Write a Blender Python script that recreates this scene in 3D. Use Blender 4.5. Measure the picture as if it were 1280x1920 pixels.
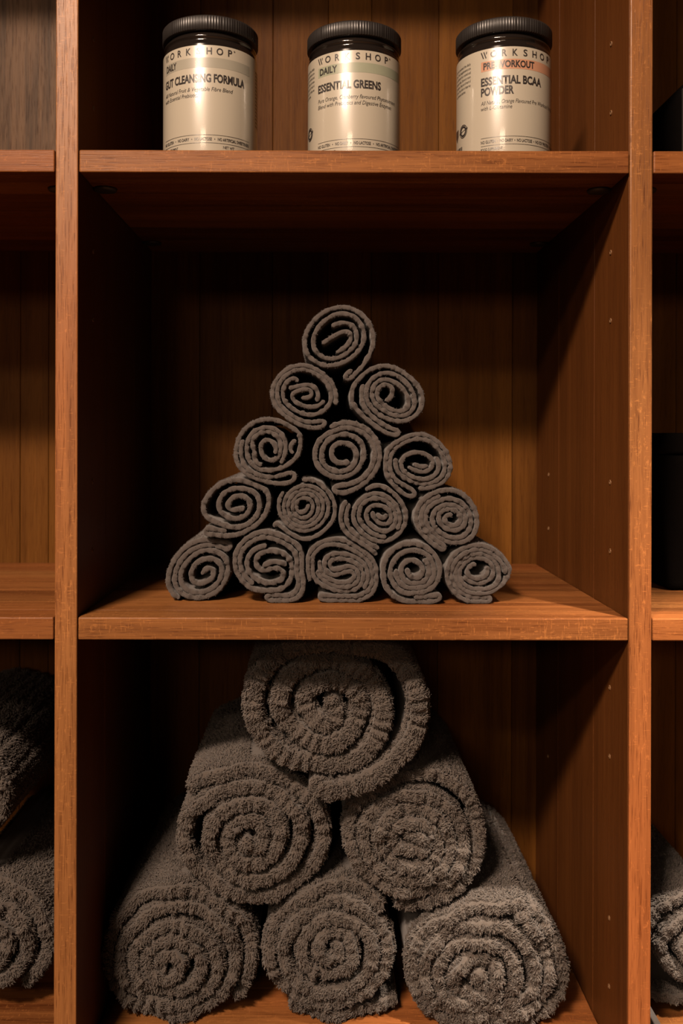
import bpy, bmesh, math, random
import numpy as np
from mathutils import Vector

for o in list(bpy.data.objects):
    bpy.data.objects.remove(o)
SC = bpy.context.scene
COL = SC.collection
rng = np.random.default_rng(7)
random.seed(7)

# ------------------------------------------------------------------ measures
D = 1.04                     # camera to the front edge of the shelving
S0 = 1680.0                  # pixels per metre at the front edge
F = S0 * D
VX, VY = 603.0, 820.0        # where the lines going straight back meet
ZC = 0.828                   # camera height
DEPTH = 0.45
def PT(px, py, d=0.0):
    k = (D + d) / F
    return ((px - VX) * k, d, ZC + (VY - py) * k)
def PX(px, d=0.0): return (px - VX) * (D + d) / F
def PZ(py, d=0.0): return ZC + (VY - py) * (D + d) / F

# ------------------------------------------------------------------ camera
cam_d = bpy.data.cameras.new('camera')
cam = bpy.data.objects.new('camera', cam_d)
COL.objects.link(cam)
cam.location = (0, -D, ZC)
cam.rotation_euler = (math.pi / 2, math.radians(-0.13), 0)
cam_d.sensor_width = 36
cam_d.sensor_fit = 'AUTO'
cam_d.lens = F / 1920 * 36
cam_d.shift_x = (640 - VX) / 1920
cam_d.shift_y = -(960 - VY) / 1920
cam_d.clip_start = 0.01
cam_d.dof.use_dof = True
cam_d.dof.focus_distance = D + 0.09
cam_d.dof.aperture_fstop = 5.0
SC.camera = cam

# ------------------------------------------------------------------ world, lamps, exposure
SC.view_settings.view_transform = 'Standard'
SC.view_settings.look = 'None'
SC.view_settings.gamma = 1.0
SC.view_settings.use_curve_mapping = False
SC.view_settings.exposure = 0.0
w = bpy.data.worlds.new('world'); SC.world = w
w.use_nodes = True
bg = w.node_tree.nodes['Background']
bg.inputs['Color'].default_value = (1.0, 0.66, 0.45, 1)
bg.inputs['Strength'].default_value = 0.013

def lamp(name, kind, loc, target, energy, color, **kw):
    d = bpy.data.lights.new(name, kind)
    d.energy = energy; d.color = color
    for k, v in kw.items(): setattr(d, k, v)
    o = bpy.data.objects.new(name, d); COL.objects.link(o)
    o.location = loc
    o.rotation_euler = (Vector(target) - Vector(loc)).to_track_quat('-Z', 'Y').to_euler()
    return o
# ceiling lamp in front and to the left
lamp('ceiling_lamp', 'AREA', (-0.90, -2.20, ZC + 1.78), (0.45, 0.1, ZC - 0.60), 62, (1.0, 0.74, 0.56),
     spread=math.radians(95), shape='RECTANGLE', size=0.55, size_y=0.18)
# long lamp further back in the room
lamp('linear_ceiling_lamp', 'AREA', (-1.85, -4.0, ZC + 2.00), (0.0, 0.1, ZC + 0.1), 17, (1.0, 0.76, 0.56),
     spread=math.radians(110), shape='RECTANGLE', size=1.0, size_y=0.15)
# added unseen fill light from far back, lifts the shaded back wall
lamp('far_fill_light', 'AREA', (-1.3, -6.6, ZC + 1.45), (0.0, 0.1, ZC), 15, (1.0, 0.70, 0.48),
     spread=math.radians(95), shape='RECTANGLE', size=1.4, size_y=0.5)
# downlight close to the shelves, above and to the right of the frame
lamp('ceiling_downlight', 'SPOT', (0.76, -0.68, ZC + 1.55), (0.33, 0.08, ZC - 0.74), 760, (1.0, 0.82, 0.66),
     spot_size=math.radians(19), spot_blend=1.0, shadow_soft_size=0.03)

# ------------------------------------------------------------------ materials
def mat(name):
    m = bpy.data.materials.new(name); m.use_nodes = True
    nt = m.node_tree
    return m, nt, nt.nodes, nt.links, nt.nodes['Principled BSDF']

def plain(name, color, rough=0.5, spec=0.5, metal=0.0, coat=0.0, coat_rough=0.1, speck=0.06, speck_scale=60):
    m, nt, N, L, b = mat(name)
    tc = N.new('ShaderNodeTexCoord')
    nz = N.new('ShaderNodeTexNoise'); nz.inputs['Scale'].default_value = speck_scale
    nz.inputs['Detail'].default_value = 3
    L.new(tc.outputs['Object'], nz.inputs['Vector'])
    mr = N.new('ShaderNodeMapRange')
    mr.inputs['To Min'].default_value = 1 - speck; mr.inputs['To Max'].default_value = 1 + speck
    L.new(nz.outputs['Fac'], mr.inputs['Value'])
    mx = N.new('ShaderNodeVectorMath'); mx.operation = 'SCALE'
    mx.inputs[0].default_value = color
    L.new(mr.outputs['Result'], mx.inputs['Scale'])
    L.new(mx.outputs['Vector'], b.inputs['Base Color'])
    b.inputs['Roughness'].default_value = rough
    b.inputs['Specular IOR Level'].default_value = spec
    b.inputs['Metallic'].default_value = metal
    b.inputs['Coat Weight'].default_value = coat
    b.inputs['Coat Roughness'].default_value = coat_rough
    return m

def wood(name, axis, dark, light, contrast=1.0, rough=0.42, fleck=0.0, pore=0.6, spec=0.15, red=0.0):
    """planed hardwood with the grain running along one axis"""
    m, nt, N, L, b = mat(name)
    tc = N.new('ShaderNodeTexCoord')
    at = N.new('ShaderNodeAttribute'); at.attribute_name = 'tone'
    ao = N.new('ShaderNodeAttribute'); ao.attribute_name = 'shift'
    comb = N.new('ShaderNodeCombineXYZ')
    for k in ('X', 'Y', 'Z'): L.new(ao.outputs['Fac'], comb.inputs[k])
    add = N.new('ShaderNodeVectorMath'); add.operation = 'ADD'
    L.new(tc.outputs['Object'], add.inputs[0]); L.new(comb.outputs[0], add.inputs[1])
    def stretched(across, along, detail=4, rough_=0.6, dist=0.0):
        mp = N.new('ShaderNodeMapping')
        s = [across] * 3; s['xyz'.index(axis)] = along
        mp.inputs['Scale'].default_value = s
        L.new(add.outputs[0], mp.inputs['Vector'])
        n = N.new('ShaderNodeTexNoise'); n.inputs['Scale'].default_value = 1
        n.inputs['Detail'].default_value = detail; n.inputs['Roughness'].default_value = rough_
        n.inputs['Distortion'].default_value = dist
        L.new(mp.outputs[0], n.inputs['Vector'])
        return n.outputs['Fac']
    def math_(op, a, b_=None, c=None):
        n = N.new('ShaderNodeMath'); n.operation = op
        for i, v in enumerate((a, b_, c)):
            if v is None: continue
            if isinstance(v, (int, float)): n.inputs[i].default_value = v
            else: L.new(v, n.inputs[i])
        return n.outputs[0]
    broad = stretched(26, 1.3, 3, 0.5, 0.6)
    mid = stretched(120, 4.0, 4, 0.6, 0.3)
    fine = stretched(620, 14, 3, 0.6)
    g = math_('ADD', math_('MULTIPLY', broad, 0.46), math_('MULTIPLY', mid, 0.34))
    g = math_('ADD', g, math_('MULTIPLY', fine, 0.20))
    g = math_('MULTIPLY_ADD', math_('SUBTRACT', g, 0.5), 2.3 * contrast, 0.5)
    g = math_('ADD', g, math_('MULTIPLY', math_('SUBTRACT', at.outputs['Fac'], 0.5), 0.55))
    ramp = N.new('ShaderNodeValToRGB')
    e = ramp.color_ramp.elements
    e[0].position = 0.0; e[0].color = (*dark, 1)
    e[1].position = 1.0; e[1].color = (*light, 1)
    me = e.new(0.55); me.color = (*[a * .42 + c * .58 for a, c in zip(dark, light)], 1)
    L.new(g, ramp.inputs['Fac'])
    # open pores: short dark strokes along the grain
    p = stretched(900, 32, 2, 0.5)
    pr = N.new('ShaderNodeMapRange'); pr.inputs['From Min'].default_value = 0.57; pr.inputs['From Max'].default_value = 0.68
    L.new(p, pr.inputs['Value'])
    mixp = N.new('ShaderNodeMix'); mixp.data_type = 'RGBA'; mixp.blend_type = 'MULTIPLY'
    L.new(math_('MULTIPLY', pr.outputs['Result'], pore), mixp.inputs['Factor'])
    L.new(ramp.outputs['Color'], mixp.inputs['A']); mixp.inputs['B'].default_value = (0.38, 0.28, 0.22, 1)
    col = mixp.outputs['Result']
    if fleck:
        # ray flecks: small pale dashes, along and across the grain
        f1 = stretched(330, 110, 3, 0.7)
        f2 = stretched(95, 620, 2, 0.6)
        fm = math_('MAXIMUM', f1, math_('SUBTRACT', f2, 0.02))
        zone = stretched(20, 7, 2, 0.5)
        fr = N.new('ShaderNodeMapRange'); fr.inputs['From Min'].default_value = 0.60; fr.inputs['From Max'].default_value = 0.70
        L.new(math_('ADD', fm, math_('MULTIPLY', math_('SUBTRACT', zone, 0.5), 0.22)), fr.inputs['Value'])
        mf = N.new('ShaderNodeMix'); mf.data_type = 'RGBA'; mf.blend_type = 'MIX'
        L.new(math_('MULTIPLY', fr.outputs['Result'], fleck), mf.inputs['Factor'])
        L.new(col, mf.inputs['A']); mf.inputs['B'].default_value = (min(1, light[0] * 1.5), light[1] * 1.5, light[2] * 1.4, 1)
        col = mf.outputs['Result']
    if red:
        # redder zones: natural wood variation plus reddish bounce light put into the colour
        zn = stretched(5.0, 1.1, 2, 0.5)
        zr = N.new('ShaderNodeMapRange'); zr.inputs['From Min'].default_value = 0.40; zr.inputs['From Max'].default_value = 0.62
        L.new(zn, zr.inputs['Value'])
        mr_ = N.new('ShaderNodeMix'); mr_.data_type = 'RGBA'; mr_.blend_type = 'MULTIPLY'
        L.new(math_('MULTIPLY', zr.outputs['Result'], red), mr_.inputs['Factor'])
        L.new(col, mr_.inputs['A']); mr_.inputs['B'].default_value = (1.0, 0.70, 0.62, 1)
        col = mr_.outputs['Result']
    L.new(col, b.inputs['Base Color'])
    b.inputs['Roughness'].default_value = rough
    b.inputs['Specular IOR Level'].default_value = spec
    bp = N.new('ShaderNodeBump'); bp.inputs['Strength'].default_value = 0.25; bp.inputs['Distance'].default_value = 0.0006
    L.new(math_('SUBTRACT', fine, math_('MULTIPLY', pr.outputs['Result'], 0.6)), bp.inputs['Height'])
    L.new(bp.outputs['Normal'], b.inputs['Normal'])
    return m

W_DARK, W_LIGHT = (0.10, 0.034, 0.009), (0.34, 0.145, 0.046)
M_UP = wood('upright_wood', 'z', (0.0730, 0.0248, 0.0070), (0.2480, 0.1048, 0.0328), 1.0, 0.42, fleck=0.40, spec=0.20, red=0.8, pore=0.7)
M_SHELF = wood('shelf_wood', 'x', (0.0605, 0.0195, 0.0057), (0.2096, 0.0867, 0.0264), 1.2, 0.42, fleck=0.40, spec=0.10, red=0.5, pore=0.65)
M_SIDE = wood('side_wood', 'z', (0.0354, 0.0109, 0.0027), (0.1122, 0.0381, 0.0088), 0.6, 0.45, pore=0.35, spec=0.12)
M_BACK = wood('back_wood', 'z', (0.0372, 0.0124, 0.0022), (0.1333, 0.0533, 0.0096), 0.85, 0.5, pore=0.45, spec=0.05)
M_FLOOR = wood('floor_wood', 'x', (0.10, 0.048, 0.022), (0.30, 0.165, 0.085), 1.0, 0.4)
M_SHEEN_BACK = wood('grey_sheen_wood', 'z', (0.01, 0.0055, 0.003), (0.092, 0.051, 0.026), 2.3, 0.45, pore=0.9, spec=0.07)  # streaked wood with the grey sheen of the light put into its colour
M_WALL = plain('painted_wall', (0.18, 0.16, 0.14), 0.9, 0.2, speck=0.04, speck_scale=8)
M_BRACKET = plain('dark_bracket_metal', (0.025, 0.020, 0.018), 0.45, 0.5)
M_HOLE = plain('peg_hole_dark', (0.012, 0.008, 0.006), 0.9, 0.1)
M_BRASS = plain('peg_hole_rim', (0.11, 0.055, 0.022), 0.6, 0.3)

def cloth(name, color, bump=0.5, scale=900, tone=0.0):
    m, nt, N, L, b = mat(name)
    tc = N.new('ShaderNodeTexCoord')
    n1 = N.new('ShaderNodeTexNoise'); n1.inputs['Scale'].default_value = scale; n1.inputs['Detail'].default_value = 3
    n2 = N.new('ShaderNodeTexNoise'); n2.inputs['Scale'].default_value = scale * 0.12; n2.inputs['Detail'].default_value = 4
    L.new(tc.outputs['Object'], n1.inputs['Vector']); L.new(tc.outputs['Object'], n2.inputs['Vector'])
    ad = N.new('ShaderNodeMath'); ad.operation = 'ADD'
    L.new(n1.outputs['Fac'], ad.inputs[0]); L.new(n2.outputs['Fac'], ad.inputs[1])
    at = N.new('ShaderNodeAttribute'); at.attribute_name = 'tone'
    mr = N.new('ShaderNodeMapRange'); mr.inputs['From Max'].default_value = 2.0
    mr.inputs['To Min'].default_value = 0.72; mr.inputs['To Max'].default_value = 1.28
    L.new(ad.outputs[0], mr.inputs['Value'])
    ml = N.new('ShaderNodeMath'); ml.operation = 'MULTIPLY_ADD'
    L.new(at.outputs['Fac'], ml.inputs[0]); ml.inputs[1].default_value = tone
    L.new(mr.outputs['Result'], ml.inputs[2])
    sc = N.new('ShaderNodeVectorMath'); sc.operation = 'SCALE'; sc.inputs[0].default_value = color
    L.new(ml.outputs[0], sc.inputs['Scale'])
    L.new(sc.outputs['Vector'], b.inputs['Base Color'])
    b.inputs['Roughness'].default_value = 0.95
    b.inputs['Specular IOR Level'].default_value = 0.08
    b.inputs['Sheen Weight'].default_value = 0.12
    b.inputs['Sheen Roughness'].default_value = 0.6
    bp = N.new('ShaderNodeBump'); bp.inputs['Strength'].default_value = bump; bp.inputs['Distance'].default_value = 0.0012
    L.new(ad.outputs[0], bp.inputs['Height']); L.new(bp.outputs['Normal'], b.inputs['Normal'])
    return m
M_HAND = cloth('hand_towel_cotton', (0.053, 0.0445, 0.0402), 0.45, 1100)
M_TERRY = cloth('bath_towel_terry', (0.060, 0.0490, 0.0410), 0.5, 700, tone=0.7)
M_HEM = cloth('woven_hem', (0.052, 0.044, 0.039), 0.25, 1500)
M_BLACKFAB = cloth('black_fabric', (0.0035, 0.0028, 0.0024), 0.3, 600)
M_BLACKFAB.node_tree.nodes['Principled BSDF'].inputs['Sheen Weight'].default_value = 0.0
M_BLACKFAB.node_tree.nodes['Principled BSDF'].inputs['Specular IOR Level'].default_value = 0.02

M_LID = plain('lid_plastic', (0.012, 0.010, 0.009), 0.42, 0.40)
M_JAR = plain('jar_plastic', (0.008, 0.006, 0.005), 0.10, 0.5, coat=0.4, coat_rough=0.05)
M_LABEL = plain('label_paper', (0.265, 0.240, 0.190), 0.32, 0.6, coat=0.55, coat_rough=0.09, speck=0.02)
M_INK = plain('black_ink', (0.018, 0.015, 0.014), 0.36, 0.45, coat=0.3, coat_rough=0.16)
M_BAND_GREY = plain('grey_band_ink', (0.20, 0.188, 0.15), 0.36, 0.45, coat=0.5, coat_rough=0.10)
M_BAND_GREEN = plain('sage_band_ink', (0.185, 0.195, 0.14), 0.36, 0.45, coat=0.5, coat_rough=0.10)
M_BAND_PEACH = plain('peach_band_ink', (0.30, 0.155, 0.095), 0.36, 0.45, coat=0.5, coat_rough=0.10)
M_STRAP = plain('grey_strap', (0.022, 0.018, 0.015), 0.7, 0.2)

# ------------------------------------------------------------------ object helpers
def tag(o, label=None, cat=None, group=None, kind=None):
    if label: o['label'] = label
    if cat: o['category'] = cat
    if group: o['group'] = group
    if kind: o['kind'] = kind
    return o
def empty(name, loc):
    o = bpy.data.objects.new(name, None); COL.objects.link(o)
    o.location = loc; o.empty_display_size = 0.03
    return o
def link(name, me, material, parent=None, loc=None, smooth=False):
    """mesh in world coordinates -> object; moved to loc, or made local to its parent"""
    o = bpy.data.objects.new(name, me); COL.objects.link(o)
    me.materials.append(material)
    if smooth:
        me.polygons.foreach_set('use_smooth', np.ones(len(me.polygons), dtype=bool))
    if parent is not None:
        org = Vector((0, 0, 0)); p = parent
        while p is not None:
            org += p.location; p = p.parent
        me.transform(__import__('mathutils').Matrix.Translation(-org))
        o.parent = parent
    elif loc is not None:
        me.transform(__import__('mathutils').Matrix.Translation(-Vector(loc)))
        o.location = loc
    return o
def npmesh(name, verts, faces):
    """faces: list of int arrays, each (n,k)"""
    me = bpy.data.meshes.new(name)
    v = np.asarray(verts, dtype=np.float32)
    me.vertices.add(len(v)); me.vertices.foreach_set('co', v.ravel())
    faces = [np.asarray(f, dtype=np.int32) for f in faces if len(f)]
    loops = np.concatenate([f.ravel() for f in faces])
    totals = np.concatenate([np.full(len(f), f.shape[1], dtype=np.int32) for f in faces])
    starts = np.concatenate([[0], np.cumsum(totals)[:-1]]).astype(np.int32)
    me.loops.add(len(loops)); me.loops.foreach_set('vertex_index', loops)
    me.polygons.add(len(totals)); me.polygons.foreach_set('loop_start', starts)
    me.update(calc_edges=True); me.validate()
    return me

class Planks:
    """boards with softened edges, gathered into one mesh; each has its own tone and grain shift"""
    def __init__(self): self.bm = bmesh.new(); self.t = self.bm.faces.layers.float.new('tone'); self.s = self.bm.faces.layers.float.new('shift')
    def add(self, x0, x1, y0, y1, z0, z1, bevel=0.0008, tone=None):
        bm2 = bmesh.new()
        bmesh.ops.create_cube(bm2, size=1)
        for v in bm2.verts:
            v.co = Vector((x0 + (v.co.x + .5) * (x1 - x0), y0 + (v.co.y + .5) * (y1 - y0), z0 + (v.co.z + .5) * (z1 - z0)))
        bmesh.ops.bevel(bm2, geom=bm2.edges[:], offset=bevel, segments=2, affect='EDGES', profile=0.5)
        me = bpy.data.meshes.new('tmp'); bm2.to_mesh(me); bm2.free()
        n0 = len(self.bm.faces)
        self.bm.from_mesh(me); bpy.data.meshes.remove(me)
        self.bm.faces.ensure_lookup_table()
        t = random.random() if tone is None else tone
        sh = random.uniform(0, 40)
        for f in self.bm.faces[n0:]:
            f[self.t] = t; f[self.s] = sh
    def mesh(self, name):
        me = bpy.data.meshes.new(name); self.bm.to_mesh(me); self.bm.free(); return me

def lathe(profile, n=64, center=(0, 0, 0), axis='z', ripple=None):
    """profile: list of (r, h); returns verts, faces"""
    a = np.linspace(0, 2 * np.pi, n, endpoint=False)
    V = []
    for i, (r, h) in enumerate(profile):
        rr = np.full(n, r)
        if ripple is not None: rr = rr * ripple(i, a)
        c, s = np.cos(a) * rr, np.sin(a) * rr
        hh = np.full(n, h)
        V.append(np.stack([c, s, hh], 1) if axis == 'z' else np.stack([c, hh, s], 1) if axis == 'y' else np.stack([hh, c, s], 1))
    V = np.concatenate(V) + np.array(center)
    m = len(profile)
    i = np.arange(m - 1)[:, None]; j = np.arange(n)[None, :]
    a0 = i * n + j; b0 = i * n + (j + 1) % n; c0 = (i + 1) * n + (j + 1) % n; d0 = (i + 1) * n + j
    Fq = np.stack([a0, b0, c0, d0], -1).reshape(-1, 4)
    return V, [Fq]

# ------------------------------------------------------------------ room shell around the shelving
pl = Planks()
y = -3.0; k = 0
while y < 0.62:
    pl.add(-1.8, 1.9, y, y + 0.118, -0.02, 0.0, 0.001); y += 0.12
tag(link('floor', pl.mesh('floor'), M_FLOOR), kind='structure')
pl = Planks(); pl.add(-1.8, 1.9, 0.50, 0.56, 0.0, 2.45, 0.002)
tag(link('wall_back', pl.mesh('wall_back'), M_WALL), kind='structure')

# ------------------------------------------------------------------ the built-in shelving unit
TB = 0.025
X1, X2 = PX(103), PX(145)          # left upright seen
X3, X4 = PX(1180), PX(1222)        # right upright seen
BW = X3 - X2
X0, X5 = X1 - BW, X4 + BW
ZA, ZB = PZ(281.5), PZ(1158.5)     # tops of the two shelves seen
ZD = ZB - (ZA - ZB)                # top of the bottom deck
ZT = PZ(-605)                      # underside of the top board
unit = empty('shelving_unit', ((X0 + X5) / 2, DEPTH / 2, 0.0))
tag(unit, 'built-in orange-brown wooden shelving unit with open square cells', 'shelving')

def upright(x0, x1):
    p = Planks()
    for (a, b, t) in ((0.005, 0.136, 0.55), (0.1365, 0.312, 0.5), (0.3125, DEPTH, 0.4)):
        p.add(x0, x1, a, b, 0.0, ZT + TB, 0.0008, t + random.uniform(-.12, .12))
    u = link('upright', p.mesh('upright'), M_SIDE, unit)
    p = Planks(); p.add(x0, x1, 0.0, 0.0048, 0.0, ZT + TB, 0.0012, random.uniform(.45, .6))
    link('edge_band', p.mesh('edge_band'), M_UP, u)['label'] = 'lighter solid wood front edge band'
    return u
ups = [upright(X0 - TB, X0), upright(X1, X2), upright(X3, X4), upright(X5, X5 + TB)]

def shelf(xa, xb, ztop, name='shelf'):
    p = Planks()
    cuts = [0.0, 0.045, 0.0965, 0.184, 0.275, 0.36, DEPTH - 0.001]
    for i, (a, b) in enumerate(zip(cuts, cuts[1:])):
        p.add(xa + 0.0012, xb - 0.0012, a + 0.0002, b, ztop - TB, ztop, 0.0014 if i == 0 else 0.0006)
    return link(name, p.mesh(name), M_SHELF, unit)
def bracket(sh, x, d, zb):
    V, Fq = lathe([(0.0, 0), (0.0135, 0), (0.014, -0.001), (0.013, -0.0032), (0.006, -0.0042), (0.0, -0.0042)], 32, (x, d, zb))
    return link('shelf_bracket', npmesh('shelf_bracket', V, Fq), M_BRACKET, sh, smooth=True)
for (xa, xb) in ((X0, X1), (X2, X3), (X4, X5)):
    for zt in (ZA, ZB, ZD, ZT + TB):
        s = shelf(xa, xb, zt, 'shelf' if zt not in (ZD,) else 'bottom_shelf')
        if zt in (ZA,):
            for x in (xa + 0.0146, xb - 0.0146):
                for d in (0.069, 0.375):
                    bracket(s, x, d, zt - TB)

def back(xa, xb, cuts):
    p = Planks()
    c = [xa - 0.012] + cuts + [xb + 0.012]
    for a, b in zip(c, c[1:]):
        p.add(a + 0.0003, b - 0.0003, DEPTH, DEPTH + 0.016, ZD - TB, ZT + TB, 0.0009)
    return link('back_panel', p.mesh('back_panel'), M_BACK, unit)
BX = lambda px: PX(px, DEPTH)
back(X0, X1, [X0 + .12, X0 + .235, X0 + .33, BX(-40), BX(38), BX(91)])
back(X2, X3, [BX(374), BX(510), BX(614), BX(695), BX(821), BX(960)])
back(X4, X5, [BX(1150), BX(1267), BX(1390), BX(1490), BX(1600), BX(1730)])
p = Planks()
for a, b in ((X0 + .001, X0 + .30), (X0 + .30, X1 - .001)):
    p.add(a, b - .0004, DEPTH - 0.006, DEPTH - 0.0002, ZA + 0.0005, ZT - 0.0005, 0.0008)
link('back_panel', p.mesh('back_panel'), M_SHEEN_BACK, unit)['label'] = 'added streaked board at the back of the upper left cell, grey light sheen in its colour'  # extra board added to carry the painted sheen
p = Planks(); p.add(X0, X5, 0.03, 0.05, 0.0, ZD - TB - 0.0004, 0.001)
link('plinth', p.mesh('plinth'), M_SHELF, unit)

def peg(up, x, side, d, z):
    V, Fq = lathe([(0.0018, 0.0), (0.0019, side * 0.0010), (0.0027, side * 0.0010), (0.0031, 0.0)], 16, (x, d, z), 'x')
    o = link('peg_hole', npmesh('peg_hole', V, Fq), M_BRASS, up, smooth=True)
    V2, F2 = lathe([(0.0, side * 0.0003), (0.0020, side * 0.0003)], 16, (x, d, z), 'x')
    me2 = npmesh('plug', V2, F2)
    bm = bmesh.new(); bm.from_mesh(o.data); n = len(bm.faces)
    me2.transform(__import__('mathutils').Matrix.Translation(-Vector((unit.location.x, unit.location.y, 0))))
    bm.from_mesh(me2); bm.faces.ensure_lookup_table()
    for f in bm.faces[n:]: f.material_index = 1
    bm.to_mesh(o.data); bm.free(); o.data.materials.append(M_HOLE)
for (py_) in (81, 210, 472, 600, 903, 1032, 1288, 1417, 1720, 1848):
    peg(ups[2], X3, -1, 0.069, PZ(py_, 0.069))
for (py_) in (889, 990, 1417):
    peg(ups[2], X3, -1, 0.370, PZ(py_, 0.370))
for (py_) in (75, 204, 472, 600, 903, 1032):
    peg(ups[1], X2, 1, 0.069, PZ(py_, 0.069))

# ------------------------------------------------------------------ rolled cloth
def catmull(P, ds):
    P = np.asarray(P, float)
    Q = np.vstack([2 * P[0] - P[1], P, 2 * P[-1] - P[-2]])
    out = []
    for i in range(1, len(Q) - 2):
        p0, p1, p2, p3 = Q[i - 1], Q[i], Q[i + 1], Q[i + 2]
        t = np.linspace(0, 1, 14, endpoint=False)[:, None]
        out.append(.5 * ((2 * p1) + (-p0 + p2) * t + (2 * p0 - 5 * p1 + 4 * p2 - p3) * t ** 2 + (-p0 + 3 * p1 - 3 * p2 + p3) * t ** 3))
    out.append(P[-1:])
    return resample(np.concatenate(out), ds)
def resample(C, ds):
    s = np.concatenate([[0], np.cumsum(np.linalg.norm(np.diff(C, axis=0), axis=1))])
    n = max(6, int(s[-1] / ds) + 1)
    u = np.linspace(0, s[-1], n)
    return np.stack([np.interp(u, s, C[:, 0]), np.interp(u, s, C[:, 1])], 1)

def relax_group(rolls, iters=72, gap=0.0006):
    """push neighbouring windings (and neighbouring rolls) apart until no cloth cuts through any other"""
    allS = [(ri, st) for ri, r in enumerate(rolls) for st in r['strands']]
    P = np.concatenate([st for _, st in allS]); P0 = P.copy()
    sid = np.concatenate([np.full(len(st), i) for i, (_, st) in enumerate(allS)])
    rid = np.concatenate([np.full(len(st), ri) for ri, st in allS])
    arc = np.concatenate([np.concatenate([[0], np.cumsum(np.linalg.norm(np.diff(st, axis=0), axis=1))]) for _, st in allS])
    dm = np.array([r['dmin'] for r in rolls])[rid]
    zlo = np.array([-9 if r['zmin'] is None else r['zmin'] + r['dmin'] * .5 for r in rolls])[rid]
    zhi = np.array([9 if r['ztop'] is None else r['ztop'] - r['dmin'] * .5 for r in rolls])[rid]
    first = np.r_[True, sid[1:] != sid[:-1]]; last = np.r_[sid[1:] != sid[:-1], True]
    idx = np.where(~(first | last))[0]
    n = len(P)
    for it in range(iters):
        if it % 9 == 0:
            I, J = [], []
            for c in range(0, n, 600):
                d2 = ((P[c:c + 600, None, :] - P[None, :, :]) ** 2).sum(-1)
                i, j = np.where(d2 < (1.7 * dm[c:c + 600, None]) ** 2)
                i = i + c
                k = (i < j) & ((sid[i] != sid[j]) | (np.abs(arc[i] - arc[j]) > 2.4 * dm[i]))
                I.append(i[k]); J.append(j[k])
            I = np.concatenate(I); J = np.concatenate(J)
            DM = (dm[I] + dm[J]) / 2 + np.where(rid[I] != rid[J], gap, 0)
        d = P[I] - P[J]
        r = np.sqrt((d ** 2).sum(1)) + 1e-9
        ov = np.clip(DM - r, 0, None)
        v = d / r[:, None] * ov[:, None]
        push = np.stack([np.bincount(I, v[:, k], n) - np.bincount(J, v[:, k], n) for k in (0, 1)], 1)
        cnt = np.maximum(1, np.bincount(I, ov > 0, n) + np.bincount(J, ov > 0, n))[:, None]
        P = P + 0.5 * push / cnt + 0.010 * (P0 - P)
        if it < iters - 4:
            lap = np.zeros_like(P); lap[idx] = .5 * (P[idx - 1] + P[idx + 1]) - P[idx]
            P = P + 0.35 * lap
        P[:, 1] = np.clip(P[:, 1], zlo, zhi)
    k = 0
    for r in rolls:
        r['strands'] = [P[sid == k + i] for i in range(len(r['strands']))]
        k += len(r['strands'])

def waves(seed, n=10, lo=1.0, hi=3.0, dims=3):
    g = np.random.default_rng(seed)
    k = g.normal(size=(n, dims)); k /= np.linalg.norm(k, axis=1)[:, None]
    k *= g.uniform(lo, hi, size=(n, 1)) * 2 * np.pi
    ph = g.uniform(0, 2 * np.pi, n)
    return lambda X: np.sin(X @ k.T + ph).sum(-1) / math.sqrt(n)

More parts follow.
